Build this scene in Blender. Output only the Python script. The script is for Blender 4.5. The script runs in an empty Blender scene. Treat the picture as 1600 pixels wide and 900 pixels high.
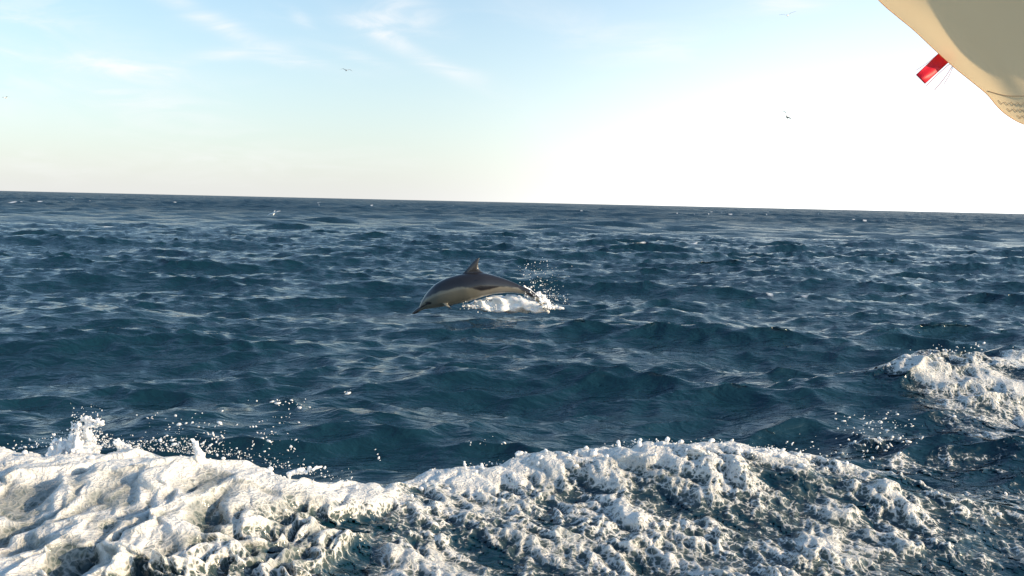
import bpy, bmesh, math, random
import numpy as np
from mathutils import Vector, Matrix

random.seed(7)
rng = np.random.default_rng(11)
sc = bpy.context.scene
COL = sc.collection
R = math.radians

# ------------------------------------------------------------------ camera
F_PX, CAM_H = 1556.0, 1.80                # focal length in photo pixels, eye height above the sea
PITCH, ROLL = math.atan(134 / F_PX), R(1.29)
cam_d = bpy.data.cameras.new('camera')
cam_d.sensor_width = 36.0
cam_d.lens = 36.0 * F_PX / 1600.0
cam_d.clip_start, cam_d.clip_end = 0.05, 30000.0
cam = bpy.data.objects.new('camera', cam_d)
COL.objects.link(cam)
cam_m = Matrix.Rotation(math.pi / 2 - PITCH, 4, 'X') @ Matrix.Rotation(ROLL, 4, 'Z')
cam_m.translation = (0, 0, CAM_H)
cam.matrix_world = cam_m
sc.camera = cam


def at(px, py, Y):
    """world point seen at photo pixel (px,py) at distance Y ahead"""
    d = cam_m.to_3x3() @ Vector(((px - 800) / F_PX, (450 - py) / F_PX, -1))
    return Vector((0, 0, CAM_H)) + d * (Y / d.y)


# ------------------------------------------------------------------ sky and sun
SUN_EL, SUN_AZ = R(19), R(104)             # azimuth measured from +Y (view) towards +X (right)
world = bpy.data.worlds.new('World')
sc.world = world
world.use_nodes = True
nt = world.node_tree
nt.nodes.clear()
N = nt.nodes.new
L = nt.links.new


def math_node(t, op, a, b=None, clamp=False):
    n = t.nodes.new('ShaderNodeMath'); n.operation = op; n.use_clamp = clamp
    for i, v in enumerate((a, b)):
        if v is None: continue
        if isinstance(v, (int, float)): n.inputs[i].default_value = v
        else: t.links.new(v, n.inputs[i])
    return n.outputs[0]


SKY_TINT = (.70, .835, .84, 1)
VEIL_L, VEIL_R, CLOUD = (3.2, 3.2, 3.12, 1), (7.6, 7.5, 7.2, 1), (3.9, 3.95, 4.0, 1)
sky = N('ShaderNodeTexSky'); sky.sky_type = 'NISHITA'; sky.sun_disc = False
sky.sun_elevation = SUN_EL; sky.sun_rotation = SUN_AZ
sky.air_density = 1.0; sky.dust_density = 0.6; sky.ozone_density = 2.0; sky.altitude = 0
tint = N('ShaderNodeMix'); tint.data_type = 'RGBA'; tint.blend_type = 'MULTIPLY'; tint.inputs[0].default_value = 1
L(sky.outputs[0], tint.inputs[6]); tint.inputs[7].default_value = SKY_TINT
tc = N('ShaderNodeTexCoord'); sep = N('ShaderNodeSeparateXYZ'); L(tc.outputs['Generated'], sep.inputs[0])
zz = math_node(nt, 'MAXIMUM', sep.outputs[2], 0.0)
# pale sea haze hugging the horizon, thicker towards the sun
hz = math_node(nt, 'EXPONENT', math_node(nt, 'MULTIPLY', zz, -6.6))
gl = N('ShaderNodeMapRange'); gl.inputs[1].default_value = -.22; gl.inputs[2].default_value = .50; gl.inputs[3].default_value = 0; gl.inputs[4].default_value = 1
gl.interpolation_type = 'SMOOTHERSTEP'
L(sep.outputs[0], gl.inputs[0])
veil_c = N('ShaderNodeMix'); veil_c.data_type = 'RGBA'; L(gl.outputs[0], veil_c.inputs[0])
veil_c.inputs[6].default_value = VEIL_L; veil_c.inputs[7].default_value = VEIL_R
veil = N('ShaderNodeMix'); veil.data_type = 'RGBA'
L(math_node(nt, 'MULTIPLY', hz, .97, True), veil.inputs[0]); L(tint.outputs[2], veil.inputs[6]); L(veil_c.outputs[2], veil.inputs[7])
# thin cirrus: soft drifting streaks, plus the few wisps the photo shows, all placed by direction
az_ = math_node(nt, 'ARCTAN2', sep.outputs[0], sep.outputs[1])
el_ = math_node(nt, 'ARCSINE', sep.outputs[2])
cmb = N('ShaderNodeCombineXYZ'); L(az_, cmb.inputs[0]); L(el_, cmb.inputs[1])


def cloud_noise(scale, sx, sy, rot, det=6, dist=.8):
    m = N('ShaderNodeMapping'); m.inputs['Rotation'].default_value = (0, 0, rot); m.inputs['Scale'].default_value = (sx, sy, 1)
    L(cmb.outputs[0], m.inputs[0])
    n = N('ShaderNodeTexNoise'); n.inputs['Scale'].default_value = scale; n.inputs['Detail'].default_value = det
    n.inputs['Roughness'].default_value = .58; n.inputs['Distortion'].default_value = dist
    L(m.outputs[0], n.inputs['Vector']); return n.outputs[0]


def smooth(v, a, b, lo=0, hi=1):
    r = N('ShaderNodeMapRange'); r.interpolation_type = 'SMOOTHSTEP'
    for i_, q_ in enumerate((a, b, lo, hi)): r.inputs[i_ + 1].default_value = q_
    L(v, r.inputs[0]); return r.outputs[0]


cn1 = cloud_noise(2.2, 1.0, 3.6, R(14))
cn2 = cloud_noise(9, 1.0, 4.0, R(20), 7, 1.2)
wispy = smooth(cn2, .36, .68)
cover = math_node(nt, 'MULTIPLY', math_node(nt, 'MULTIPLY', smooth(cn1, .46, .72), wispy), .35)
WISPS = [(345, 40, 130, 13, 22, .65), (20, 20, 60, 10, 3, .4), (150, 140, 160, 12, 6, .3), (640, 20, 60, 26, 20, .35), (1000, 60, 160, 26, 12, .25), (375, 82, 65, 9, -10, .5), (215, 105, 110, 12, 5, .7), (60, 90, 120, 14, 4, .35), (610, 62, 95, 13, 27, .6), (600, 30, 55, 20, -8, .55), (700, 110, 95, 13, 17, .40), (470, 27, 18, 8, 28, .7),
         (560, 95, 60, 9, 14, .35), (1200, 135, 80, 14, -8, .8), (1220, 2, 60, 14, 4, .7), (480, 105, 90, 8, 6, .4)]
for (wx_, wy_, wl_, ww_, wr_, wk_) in WISPS:
    d_ = cam_m.to_3x3() @ Vector(((wx_ - 800) / F_PX, (450 - wy_) / F_PX, -1)); d_.normalize()
    a0_, e0_ = math.atan2(d_.x, d_.y), math.asin(d_.z)
    cw, sw = math.cos(R(-wr_)), math.sin(R(-wr_))
    da_ = math_node(nt, 'SUBTRACT', az_, a0_); de_ = math_node(nt, 'SUBTRACT', el_, e0_)
    de_ = math_node(nt, 'ADD', de_, math_node(nt, 'MULTIPLY', math_node(nt, 'SUBTRACT', cn1, .5), .03))
    u_ = math_node(nt, 'MULTIPLY', math_node(nt, 'ADD', math_node(nt, 'MULTIPLY', da_, cw), math_node(nt, 'MULTIPLY', de_, sw)), F_PX / wl_)
    v_ = math_node(nt, 'MULTIPLY', math_node(nt, 'ADD', math_node(nt, 'MULTIPLY', da_, -sw), math_node(nt, 'MULTIPLY', de_, cw)), F_PX / ww_)
    g_ = math_node(nt, 'EXPONENT', math_node(nt, 'MULTIPLY', math_node(nt, 'ADD', math_node(nt, 'MULTIPLY', u_, u_), math_node(nt, 'MULTIPLY', v_, v_)), -1.0))
    g_ = math_node(nt, 'MULTIPLY', math_node(nt, 'MULTIPLY', g_, wk_), math_node(nt, 'ADD', math_node(nt, 'MULTIPLY', wispy, .8), .25))
    cover = math_node(nt, 'ADD', cover, g_)
cm = math_node(nt, 'MULTIPLY', cover, 1.0, True)
mix = N('ShaderNodeMix'); mix.data_type = 'RGBA'
L(cm, mix.inputs[0]); L(veil.outputs[2], mix.inputs[6]); mix.inputs[7].default_value = CLOUD
bg = N('ShaderNodeBackground'); bg.inputs[1].default_value = 0.15
L(mix.outputs[2], bg.inputs[0])
wo = N('ShaderNodeOutputWorld'); L(bg.outputs[0], wo.inputs[0])

sun_d = bpy.data.lights.new('sun', 'SUN')
sun_d.energy = 3.7; sun_d.angle = R(0.53); sun_d.color = (1.0, 0.77, 0.50)
sun = bpy.data.objects.new('sun', sun_d); COL.objects.link(sun)
to_sun = Vector((math.sin(SUN_AZ) * math.cos(SUN_EL), math.cos(SUN_AZ) * math.cos(SUN_EL), math.sin(SUN_EL)))
sun.rotation_euler = to_sun.to_track_quat('Z', 'Y').to_euler()
sun.location = to_sun * 60

sc.view_settings.view_transform = 'Standard'; sc.view_settings.look = 'None'
sc.view_settings.exposure = 0.8; sc.view_settings.gamma = 1.0
sc.view_settings.use_curve_mapping = False
sc.render.engine = 'CYCLES'
sc.cycles.max_bounces = 8
sc.cycles.use_denoising = True
sc.cycles.sample_clamp_direct = 12
sc.cycles.sample_clamp_indirect = 4


# ------------------------------------------------------------------ helpers
def tag(o, label=None, cat=None, group=None, kind=None):
    for k, v in (('label', label), ('category', cat), ('group', group), ('kind', kind)):
        if v: o[k] = v
    return o


def link(name, me, mat=None, parent=None):
    o = bpy.data.objects.new(name, me); COL.objects.link(o)
    if mat and me is not None: me.materials.append(mat)
    if parent: o.parent = parent
    return o


def np_mesh(name, co, quads, attrs=None, smooth=True):
    me = bpy.data.meshes.new(name)
    co = np.ascontiguousarray(co, dtype=np.float32); quads = np.ascontiguousarray(quads, dtype=np.int32)
    nv, nf, k = len(co), len(quads), quads.shape[1]
    me.vertices.add(nv); me.vertices.foreach_set('co', co.ravel())
    me.loops.add(nf * k); me.loops.foreach_set('vertex_index', quads.ravel())
    me.polygons.add(nf); me.polygons.foreach_set('loop_start', np.arange(0, nf * k, k, dtype=np.int32))
    me.update(calc_edges=True)
    me.polygons.foreach_set('use_smooth', np.full(nf, smooth, dtype=bool))
    for a, v in (attrs or {}).items():
        if v.ndim == 1:
            at_ = me.attributes.new(a, 'FLOAT', 'POINT'); at_.data.foreach_set('value', v.astype(np.float32))
        else:
            at_ = me.attributes.new(a, 'FLOAT_COLOR', 'POINT'); at_.data.foreach_set('color', v.astype(np.float32).ravel())
    me.update()
    return me


def grid_quads(nr, nc):
    i = np.arange(nr * nc).reshape(nr, nc)
    return np.stack([i[:-1, :-1], i[:-1, 1:], i[1:, 1:], i[1:, :-1]], -1).reshape(-1, 4)


def sstep(a, b, x):
    t = np.clip((x - a) / (b - a), 0, 1)
    return t * t * (3 - 2 * t)


def _hash(ix, iy, s):
    h = (ix.astype(np.int64) * 374761393 + iy.astype(np.int64) * 668265263 + s * 1442695041) & 0xffffffff
    h = ((h ^ (h >> 13)) * 1274126177) & 0xffffffff
    h = ((h ^ (h >> 16)) * 2246822519) & 0xffffffff
    return ((h ^ (h >> 15)) & 0xffffff) / float(0x1000000)


def vnoise(x, y, s=0):
    """smooth gradient noise in about [-1,1]"""
    ix, iy = np.floor(x), np.floor(y); fx, fy = x - ix, y - iy
    ux, uy = fx * fx * fx * (fx * (fx * 6 - 15) + 10), fy * fy * fy * (fy * (fy * 6 - 15) + 10)
    r = []
    for dy in (0, 1):
        for dx in (0, 1):
            a = _hash(ix + dx, iy + dy, s) * 2 * math.pi
            r.append(np.cos(a) * (fx - dx) + np.sin(a) * (fy - dy))
    return 1.5 * ((r[0] * (1 - ux) + r[1] * ux) * (1 - uy) + (r[2] * (1 - ux) + r[3] * ux) * uy)


def fbm(x, y, o=4, s=0, g=0.5):
    v, a, t = 0, 1, 0
    for i in range(o):
        v = v + a * vnoise(x * 2 ** i + 17.3 * i, y * 2 ** i - 9.1 * i, s + i); t += a; a *= g
    return v / t * 1.4


def worley(x, y, s=0):
    ix, iy = np.floor(x), np.floor(y)
    f1 = np.full(x.shape, 9.0); f2 = np.full(x.shape, 9.0)
    for dy in (-1, 0, 1):
        for dx in (-1, 0, 1):
            jx, jy = ix + dx, iy + dy
            d = np.hypot(jx + _hash(jx, jy, s) - x, jy + _hash(jx, jy, s + 77) - y)
            f2 = np.minimum(f2, np.maximum(f1, d)); f1 = np.minimum(f1, d)
    return f1, f2


# ------------------------------------------------------------------ the sea: an FFT wave field plus single waves seen in the photo
TL, TN = 84.0, 2048


def wave_field():
    k1 = np.fft.fftfreq(TN, TL / TN) * 2 * math.pi
    kx, ky = np.meshgrid(k1, k1)
    k = np.hypot(kx, ky); k[0, 0] = 1
    th = np.arctan2(ky, kx)
    lp = 6.0
    kp = 2 * math.pi / lp
    wd = R(104)                                        # the waves run mostly along the line of sight
    c_ = np.abs(np.cos(th - wd)); w_ = sstep(2.0, 9.0, k)
    D = (0.008 + c_ ** 12 + .45 * np.abs(np.cos(th - wd + 0.42)) ** 20) * (1 - w_) + (.05 + c_ ** 5) * .8 * w_
    P = np.exp(-1.1 * (kp / k) ** 2) / k ** 3.8 * D * (1 + 1.6 * sstep(8, 22, k))
    P[0, 0] = 0
    lam = 2 * math.pi / k
    g = rng.normal(size=k.shape) + 1j * rng.normal(size=k.shape)
    H = np.sqrt(P) * g
    out = []
    norm = None
    for lmin in (0.15, 1.3, 6.0):
        Hf = H * sstep(lmin, lmin * 1.8, lam)
        h = np.fft.ifft2(Hf).real
        if norm is None: norm = 0.118 / h.std()
        dx = np.fft.ifft2(1j * Hf * kx / k).real
        dy = np.fft.ifft2(1j * Hf * ky / k).real
        out.append(np.stack([h, dx, dy], -1).astype(np.float32) * norm)
    return out


FIELD = wave_field()


def sample(level, x, y):
    f = FIELD[level]
    u, v = (x / TL * TN) % TN, (y / TL * TN) % TN
    iu, iv = np.floor(u).astype(int), np.floor(v).astype(int)
    fu, fv = (u - iu)[..., None], (v - iv)[..., None]
    iu %= TN; iv %= TN; ju, jv = (iu + 1) % TN, (iv + 1) % TN
    return (f[iv, iu] * (1 - fu) + f[iv, ju] * fu) * (1 - fv) + (f[jv, iu] * (1 - fu) + f[jv, ju] * fu) * fv


def ridge(x, y, pts, wf, wb, warp=0.0):
    """a wave crest along a polyline of (x, y, height); wf near-side width, wb far-side width"""
    xs = np.array([p[0] for p in pts]); ys = np.array([p[1] for p in pts]); hs = np.array([p[2] for p in pts])
    cyl = np.interp(x, xs, ys); ch = np.interp(x, xs, hs)
    # smooth the polyline a little
    e = 0.18
    cyl = (cyl + np.interp(x - e, xs, ys) + np.interp(x + e, xs, ys)) / 3
    ch = (ch + np.interp(x - e, xs, hs) + np.interp(x + e, xs, hs)) / 3
    d = y - cyl
    if warp: d = d + warp * vnoise(x * 1.3, y * 1.3, 5)
    w = np.where(d < 0, wf, wb)
    return ch * np.exp(-(np.abs(d) / w) ** 1.7)


WAKE_L = [(-6, 5.9, .0), (-4.5, 5.7, .24), (-3.2, 5.5, .26), (-2.4, 5.35, .34), (-1.9, 5.3, .36), (-1.45, 5.3, .36), (-1.1, 5.3, .30), (-.72, 5.4, .17), (-.45, 5.5, .05), (0, 5.6, 0)]
WAKE_R = [(-1.0, 5.9, 0), (-.7, 5.9, .10), (-.35, 5.95, .15), (0.1, 6.05, .20), (.7, 6.15, .235), (1.2, 6.2, .25), (1.7, 6.15, .235), (2.2, 6.0, .17), (2.6, 5.8, .08), (3.2, 5.5, 0)]
WAKE_F = [(2.0, 8.6, 0), (3.4, 9.3, .12), (4.1, 9.8, .22), (4.8, 10.2, .28), (6.2, 10.8, .30), (8, 11.5, .2), (10, 12, 0)]
HERO = [  # single swells seen in the photo
    ([(.8, 15.6, 0), (1.6, 15.7, .12), (2.15, 15.8, .25), (2.7, 15.6, .20), (3.4, 15.0, .09), (4.4, 14.4, 0)], .75, 1.0),
    ([(-1.8, 9.4, 0), (-.7, 9.6, .10), (.1, 9.7, .12), (1.1, 9.5, .07), (2, 9.3, 0)], .6, .8),
    ([(-3.6, 7.6, 0), (-2.6, 7.8, .09), (-1.4, 8.2, .12), (-.4, 8.3, .04), (0, 8.3, 0)], .5, .7),
    ([(-8, 14.0, .05), (-6.6, 14.1, .14), (-5.4, 14.0, .12), (-4, 13.6, 0)], .8, 1.1),
    ([(4.4, 24, 0), (6, 25, .22), (7.4, 25, .26), (9, 24.5, .10), (11, 24, 0)], 1.2, 1.8),
]


def sea(x, y, sp):
    """displaced position of sea point (x,y); sp = mesh spacing there (drops waves the mesh cannot carry)"""
    r = np.hypot(x, y)
    # rotate into the wave tile
    c, s = math.cos(0.17), math.sin(0.17)
    u, v = c * x - s * y + 31.0, s * x + c * y + 58.0
    l0 = 1 - sstep(.18, .7, sp); l2 = sstep(30, 60, sp)
    a = sample(0, u, v) * l0[..., None]
    rest = (1 - l0)[..., None]
    b = sample(1, u, v); d = sample(2, u, v)
    f = a + rest * (b * (1 - l2)[..., None] + d * l2[..., None])
    h, du, dv = f[..., 0], f[..., 1], f[..., 2]
    # calmer right beside the hull and under the dolphin
    amp = 1 - .15 * np.exp(-((x - .0) / 9) ** 2 - ((y - 4.5) / 2) ** 2)
    amp = amp * (1 - .55 * np.exp(-((x + .5) / 1.6) ** 2 - ((y - 15.2) / 1.3) ** 2))
    amp = amp * (1 - .45 * np.exp(-((x - .2) / 4.2) ** 4 - ((y - 5.6) / 1.3) ** 4))
    amp = amp * (1 + .6 * sstep(40, 250, r))
    # long groups so that the sea is not even everywhere
    grp = .92 + .32 * vnoise(x / 23 + 5, y / 31, 3)
    amp = amp * grp
    ch = 1.25
    ox, oy = (c * du + s * dv) * ch * amp, (-s * du + c * dv) * ch * amp
    z = h * amp
    z = z + ridge(x, y, WAKE_L, .95, .42, .10) + ridge(x, y, WAKE_R, 1.0, .42, .12) + ridge(x, y, WAKE_F, 1.6, .7, .3)
    for pts, wf, wb in HERO: z = z + ridge(x, y, pts, wf, wb, .12)
    z = z - .10 * np.exp(-((x + .3) / 3.5) ** 2 - ((y - 6.95) / .5) ** 2)
    # far swell keeps the horizon from being a ruled line
    z = z * (1 - .55 * sstep(150, 2500, r))
    return x + ox, y + oy, z


def polar(a0, a1, da, radii):
    a = np.arange(a0, a1, da)
    A, RR = np.meshgrid(a, radii)
    return RR * np.sin(A), RR * np.cos(A)


def radii(r0, segs):
    out = [r0]
    for end, q in segs:
        while out[-1] < end: out.append(out[-1] * (1 + q))
    return np.array(out)


# ------------------------------------------------------------------ materials
def new_mat(name):
    m = bpy.data.materials.new(name); m.use_nodes = True
    t = m.node_tree; t.nodes.clear()
    o = t.nodes.new('ShaderNodeOutputMaterial')
    return m, t, o


def principled(t, color=(.5, .5, .5, 1), rough=.5, **kw):
    b = t.nodes.new('ShaderNodeBsdfPrincipled')
    b.inputs['Base Color'].default_value = color; b.inputs['Roughness'].default_value = rough
    for k, v in kw.items(): b.inputs[k.replace('_', ' ')].default_value = v
    return b


def noise(t, scale, detail=3, rough=.5, vec=None, dist=0):
    n = t.nodes.new('ShaderNodeTexNoise')
    n.inputs['Scale'].default_value = scale; n.inputs['Detail'].default_value = detail
    n.inputs['Roughness'].default_value = rough; n.inputs['Distortion'].default_value = dist
    if vec: t.links.new(vec, n.inputs['Vector'])
    return n.outputs[0]


def attr(t, name):
    a = t.nodes.new('ShaderNodeAttribute'); a.attribute_name = name
    return a


def mapping(t, scale, rot=0):
    g = t.nodes.new('ShaderNodeNewGeometry')
    m = t.nodes.new('ShaderNodeMapping'); m.inputs['Scale'].default_value = scale; m.inputs['Rotation'].default_value = (0, 0, rot)
    t.links.new(g.outputs['Position'], m.inputs[0])
    return m.outputs[0]


def water_shader(t, aerated=False):
    """returns (shader, bump normal) for sea water"""
    v = mapping(t, (1.0, 2.3, 1.0), R(8))
    n1 = noise(t, 2.3, 5, .47, v, .5)
    n2 = noise(t, 9, 4, .45, v, .5)
    cs = attr(t, 'coarse').outputs['Fac']
    n0 = noise(t, .8, 4, .6, v, .3)
    b0 = t.nodes.new('ShaderNodeBump'); b0.inputs['Strength'].default_value = 1; t.links.new(n0, b0.inputs['Height'])
    t.links.new(math_node(t, 'MULTIPLY', cs, .42), b0.inputs['Distance'])
    b1 = t.nodes.new('ShaderNodeBump'); b1.inputs['Strength'].default_value = 1; t.links.new(n1, b1.inputs['Height'])
    t.links.new(math_node(t, 'ADD', math_node(t, 'MULTIPLY', cs, .09), .078), b1.inputs['Distance'])
    t.links.new(b0.outputs[0], b1.inputs['Normal'])
    b2 = t.nodes.new('ShaderNodeBump'); b2.inputs['Strength'].default_value = 1; t.links.new(n2, b2.inputs['Height'])
    b2.inputs['Distance'].default_value = .014
    t.links.new(b1.outputs[0], b2.inputs['Normal'])
    p = principled(t, (.005, .030, .048, 1), .10, IOR=1.333)
    p.inputs['Specular IOR Level'].default_value = .78
    t.links.new(b2.outputs[0], p.inputs['Normal'])
    if aerated:                                     # bubbles under the surface turn the water milky where foam is near
        r_ = t.nodes.new('ShaderNodeMapRange'); r_.inputs[1].default_value = -.12; r_.inputs[2].default_value = .45
        t.links.new(attr(t, 'dens').outputs['Fac'], r_.inputs[0])
        c_ = t.nodes.new('ShaderNodeMix'); c_.data_type = 'RGBA'; t.links.new(r_.outputs[0], c_.inputs[0])
        c_.inputs[6].default_value = (.003, .026, .044, 1); c_.inputs[7].default_value = (.085, .11, .10, 1)
        t.links.new(c_.outputs[2], p.inputs['Base Color'])
        return p
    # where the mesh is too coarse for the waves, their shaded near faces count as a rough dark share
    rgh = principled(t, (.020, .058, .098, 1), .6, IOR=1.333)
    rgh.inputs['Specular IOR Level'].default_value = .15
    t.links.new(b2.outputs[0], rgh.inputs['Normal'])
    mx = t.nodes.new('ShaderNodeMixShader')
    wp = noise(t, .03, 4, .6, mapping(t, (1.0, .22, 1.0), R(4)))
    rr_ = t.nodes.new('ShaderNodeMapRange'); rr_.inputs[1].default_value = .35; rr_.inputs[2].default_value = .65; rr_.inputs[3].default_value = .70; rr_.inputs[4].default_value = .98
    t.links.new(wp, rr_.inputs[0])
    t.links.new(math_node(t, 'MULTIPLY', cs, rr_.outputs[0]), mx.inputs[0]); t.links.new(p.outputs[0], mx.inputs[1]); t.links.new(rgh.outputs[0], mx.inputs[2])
    return mx


def foam_shader(t, fine=60, dist=.01, col=(.86, .87, .88, 1)):
    v = mapping(t, (1, 1, 1))
    n1 = noise(t, fine, 4, .65, v, .3)
    b = t.nodes.new('ShaderNodeBump'); b.inputs['Strength'].default_value = 1; b.inputs['Distance'].default_value = dist
    t.links.new(n1, b.inputs['Height'])
    p = principled(t, col, .45, IOR=1.33)
    p.subsurface_method = 'RANDOM_WALK'
    p.inputs['Subsurface Weight'].default_value = .5
    p.inputs['Subsurface Radius'].default_value = (.9, 1.0, 1.1); p.inputs['Subsurface Scale'].default_value = .03
    t.links.new(b.outputs[0], p.inputs['Normal'])
    return p


# open water, with thin foam where a crest breaks
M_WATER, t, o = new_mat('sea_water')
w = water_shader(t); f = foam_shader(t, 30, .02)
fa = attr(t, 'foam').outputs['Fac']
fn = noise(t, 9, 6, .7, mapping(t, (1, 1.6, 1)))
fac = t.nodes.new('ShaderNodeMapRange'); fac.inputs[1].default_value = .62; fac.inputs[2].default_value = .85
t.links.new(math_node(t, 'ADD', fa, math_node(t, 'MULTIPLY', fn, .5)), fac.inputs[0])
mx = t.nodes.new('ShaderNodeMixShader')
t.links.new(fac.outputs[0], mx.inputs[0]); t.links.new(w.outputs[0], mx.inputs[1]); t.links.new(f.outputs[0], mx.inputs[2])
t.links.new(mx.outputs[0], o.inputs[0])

# dense wake foam: attribute 'dens' = how thick the foam is
M_FOAM, t, o = new_mat('wake_foam')
w = water_shader(t, aerated=True); f = foam_shader(t, 55, .006, (.77, .76, .735, 1))
da = attr(t, 'dens').outputs['Fac']
fn = noise(t, 26, 6, .72, mapping(t, (1, 1, 1)), .8)
# fine lace of bubbles: cell borders, warped
g_ = t.nodes.new('ShaderNodeNewGeometry')
wn = t.nodes.new('ShaderNodeTexNoise'); wn.inputs['Scale'].default_value = 9; wn.inputs['Detail'].default_value = 4; t.links.new(g_.outputs['Position'], wn.inputs['Vector'])
va = t.nodes.new('ShaderNodeVectorMath'); va.operation = 'MULTIPLY_ADD'; t.links.new(wn.outputs['Color'], va.inputs[0]); va.inputs[1].default_value = (.09, .09, .02); t.links.new(g_.outputs['Position'], va.inputs[2])
lace_ = None
for sc_, wt in ((15, .5), (34, .5)):
    vo = t.nodes.new('ShaderNodeTexVoronoi'); vo.feature = 'DISTANCE_TO_EDGE'; vo.inputs['Scale'].default_value = sc_; t.links.new(va.outputs[0], vo.inputs['Vector'])
    r_ = t.nodes.new('ShaderNodeMapRange'); r_.interpolation_type = 'SMOOTHSTEP'; r_.inputs[1].default_value = 0; r_.inputs[2].default_value = .22; r_.inputs[3].default_value = wt; r_.inputs[4].default_value = 0
    t.links.new(vo.outputs['Distance'], r_.inputs[0])
    lace_ = r_.outputs[0] if lace_ is None else math_node(t, 'ADD', lace_, r_.outputs[0])
tot = math_node(t, 'ADD', math_node(t, 'ADD', da, math_node(t, 'MULTIPLY', math_node(t, 'SUBTRACT', fn, .5), .9)), math_node(t, 'MULTIPLY', math_node(t, 'SUBTRACT', lace_, .45), .55))
fac = t.nodes.new('ShaderNodeMapRange'); fac.interpolation_type = 'SMOOTHSTEP'; fac.inputs[1].default_value = .12; fac.inputs[2].default_value = .55
t.links.new(tot, fac.inputs[0])
oa = attr(t, 'opac').outputs['Fac']
bl = t.nodes.new('ShaderNodeBump'); bl.inputs['Strength'].default_value = .8; bl.inputs['Distance'].default_value = .012
t.links.new(math_node(t, 'ADD', lace_, fn), bl.inputs['Height'])
t.links.new(f.inputs['Normal'].links[0].from_socket, bl.inputs['Normal']); t.links.new(bl.outputs[0], f.inputs['Normal'])
fc2 = math_node(t, 'MULTIPLY', fac.outputs[0], math_node(t, 'ADD', oa, math_node(t, 'MULTIPLY', lace_, .25)), True)
mx = t.nodes.new('ShaderNodeMixShader')
t.links.new(fc2, mx.inputs[0]); t.links.new(w.outputs[0], mx.inputs[1]); t.links.new(f.outputs[0], mx.inputs[2])
t.links.new(mx.outputs[0], o.inputs[0])

M_SPRAY, t, o = new_mat('white_spray')
p = foam_shader(t, 70, .006, (.9, .9, .9, 1)); t.links.new(p.outputs[0], o.inputs[0])


# ------------------------------------------------------------------ sea mesh
def build_sea():
    a_f = np.arange(R(-37), R(37) + 1e-6, R(.088))
    a_l = np.linspace(R(-180), R(-37), 90)[:-1]; a_r = np.linspace(R(37), R(180), 90)[1:]
    a = np.concatenate([a_l, a_f, a_r])
    rr = radii(1.2, [(3.4, .03), (60, .0060), (700, .0095), (20000, .035)])
    A, RR = np.meshgrid(a, rr)
    x, y = RR * np.sin(A), RR * np.cos(A)
    q = np.gradient(rr); sp = np.repeat(q[:, None], len(a), 1)
    sp = np.maximum(sp, np.where(np.abs(A) > R(37.2), RR * .03, 0))
    X, Y, Z = sea(x, y, sp)
    # breaking crests: a few pale flecks
    foam = np.zeros_like(X)
    for px, py, Yd, sx, sy, k in CAPS:
        c = at(px, py, Yd)
        foam = np.maximum(foam, k * np.exp(-((x - c.x) / sx) ** 2 - ((y - c.y) / sy) ** 2))
    crest = sstep(.22, .36, Z) * sstep(.40, .65, vnoise(x * .7, y * .35, 9)) * sstep(18, 30, RR) * (1 - .5 * sstep(120, 500, RR))
    foam = np.maximum(foam, .75 * crest)
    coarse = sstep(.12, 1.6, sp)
    co = np.stack([X, Y, Z], -1).reshape(-1, 3)
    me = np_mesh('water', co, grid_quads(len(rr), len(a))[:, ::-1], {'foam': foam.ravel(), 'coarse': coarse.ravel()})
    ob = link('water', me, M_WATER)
    tag(ob, 'dark blue choppy open sea reaching the horizon', None, kind='structure')
    return ob


def flat_at(px, py, z=0.0):
    d = cam_m.to_3x3() @ Vector(((px - 800) / F_PX, (450 - py) / F_PX, -1))
    tt = (z - CAM_H) / d.z
    return Vector((0, 0, CAM_H)) + d * tt


CAPS = []
for px, py, k in ((150, 352, .8), (170, 354, .7), (430, 334, .45), (670, 326, .7), (1485, 371, .9), (1330, 380, .6), (1085, 379, .7), (20, 317, .8),
                  (500, 316, .7), (790, 322, .6), (1200, 331, .6), (1205, 460, .6), (1260, 462, .6), (1320, 462, .6)):
    c = flat_at(px, py, .1); s = c.y / F_PX
    CAPS.append((px, py, c.y, s * 9, s * 14 + .12, k))
for px, k in ((745, .45), (770, .6), (795, .62), (820, .65), (845, .7), (865, .6)):
    CAPS.append((px, 489, 15.2, .22, .30, k))
water = build_sea()


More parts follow.
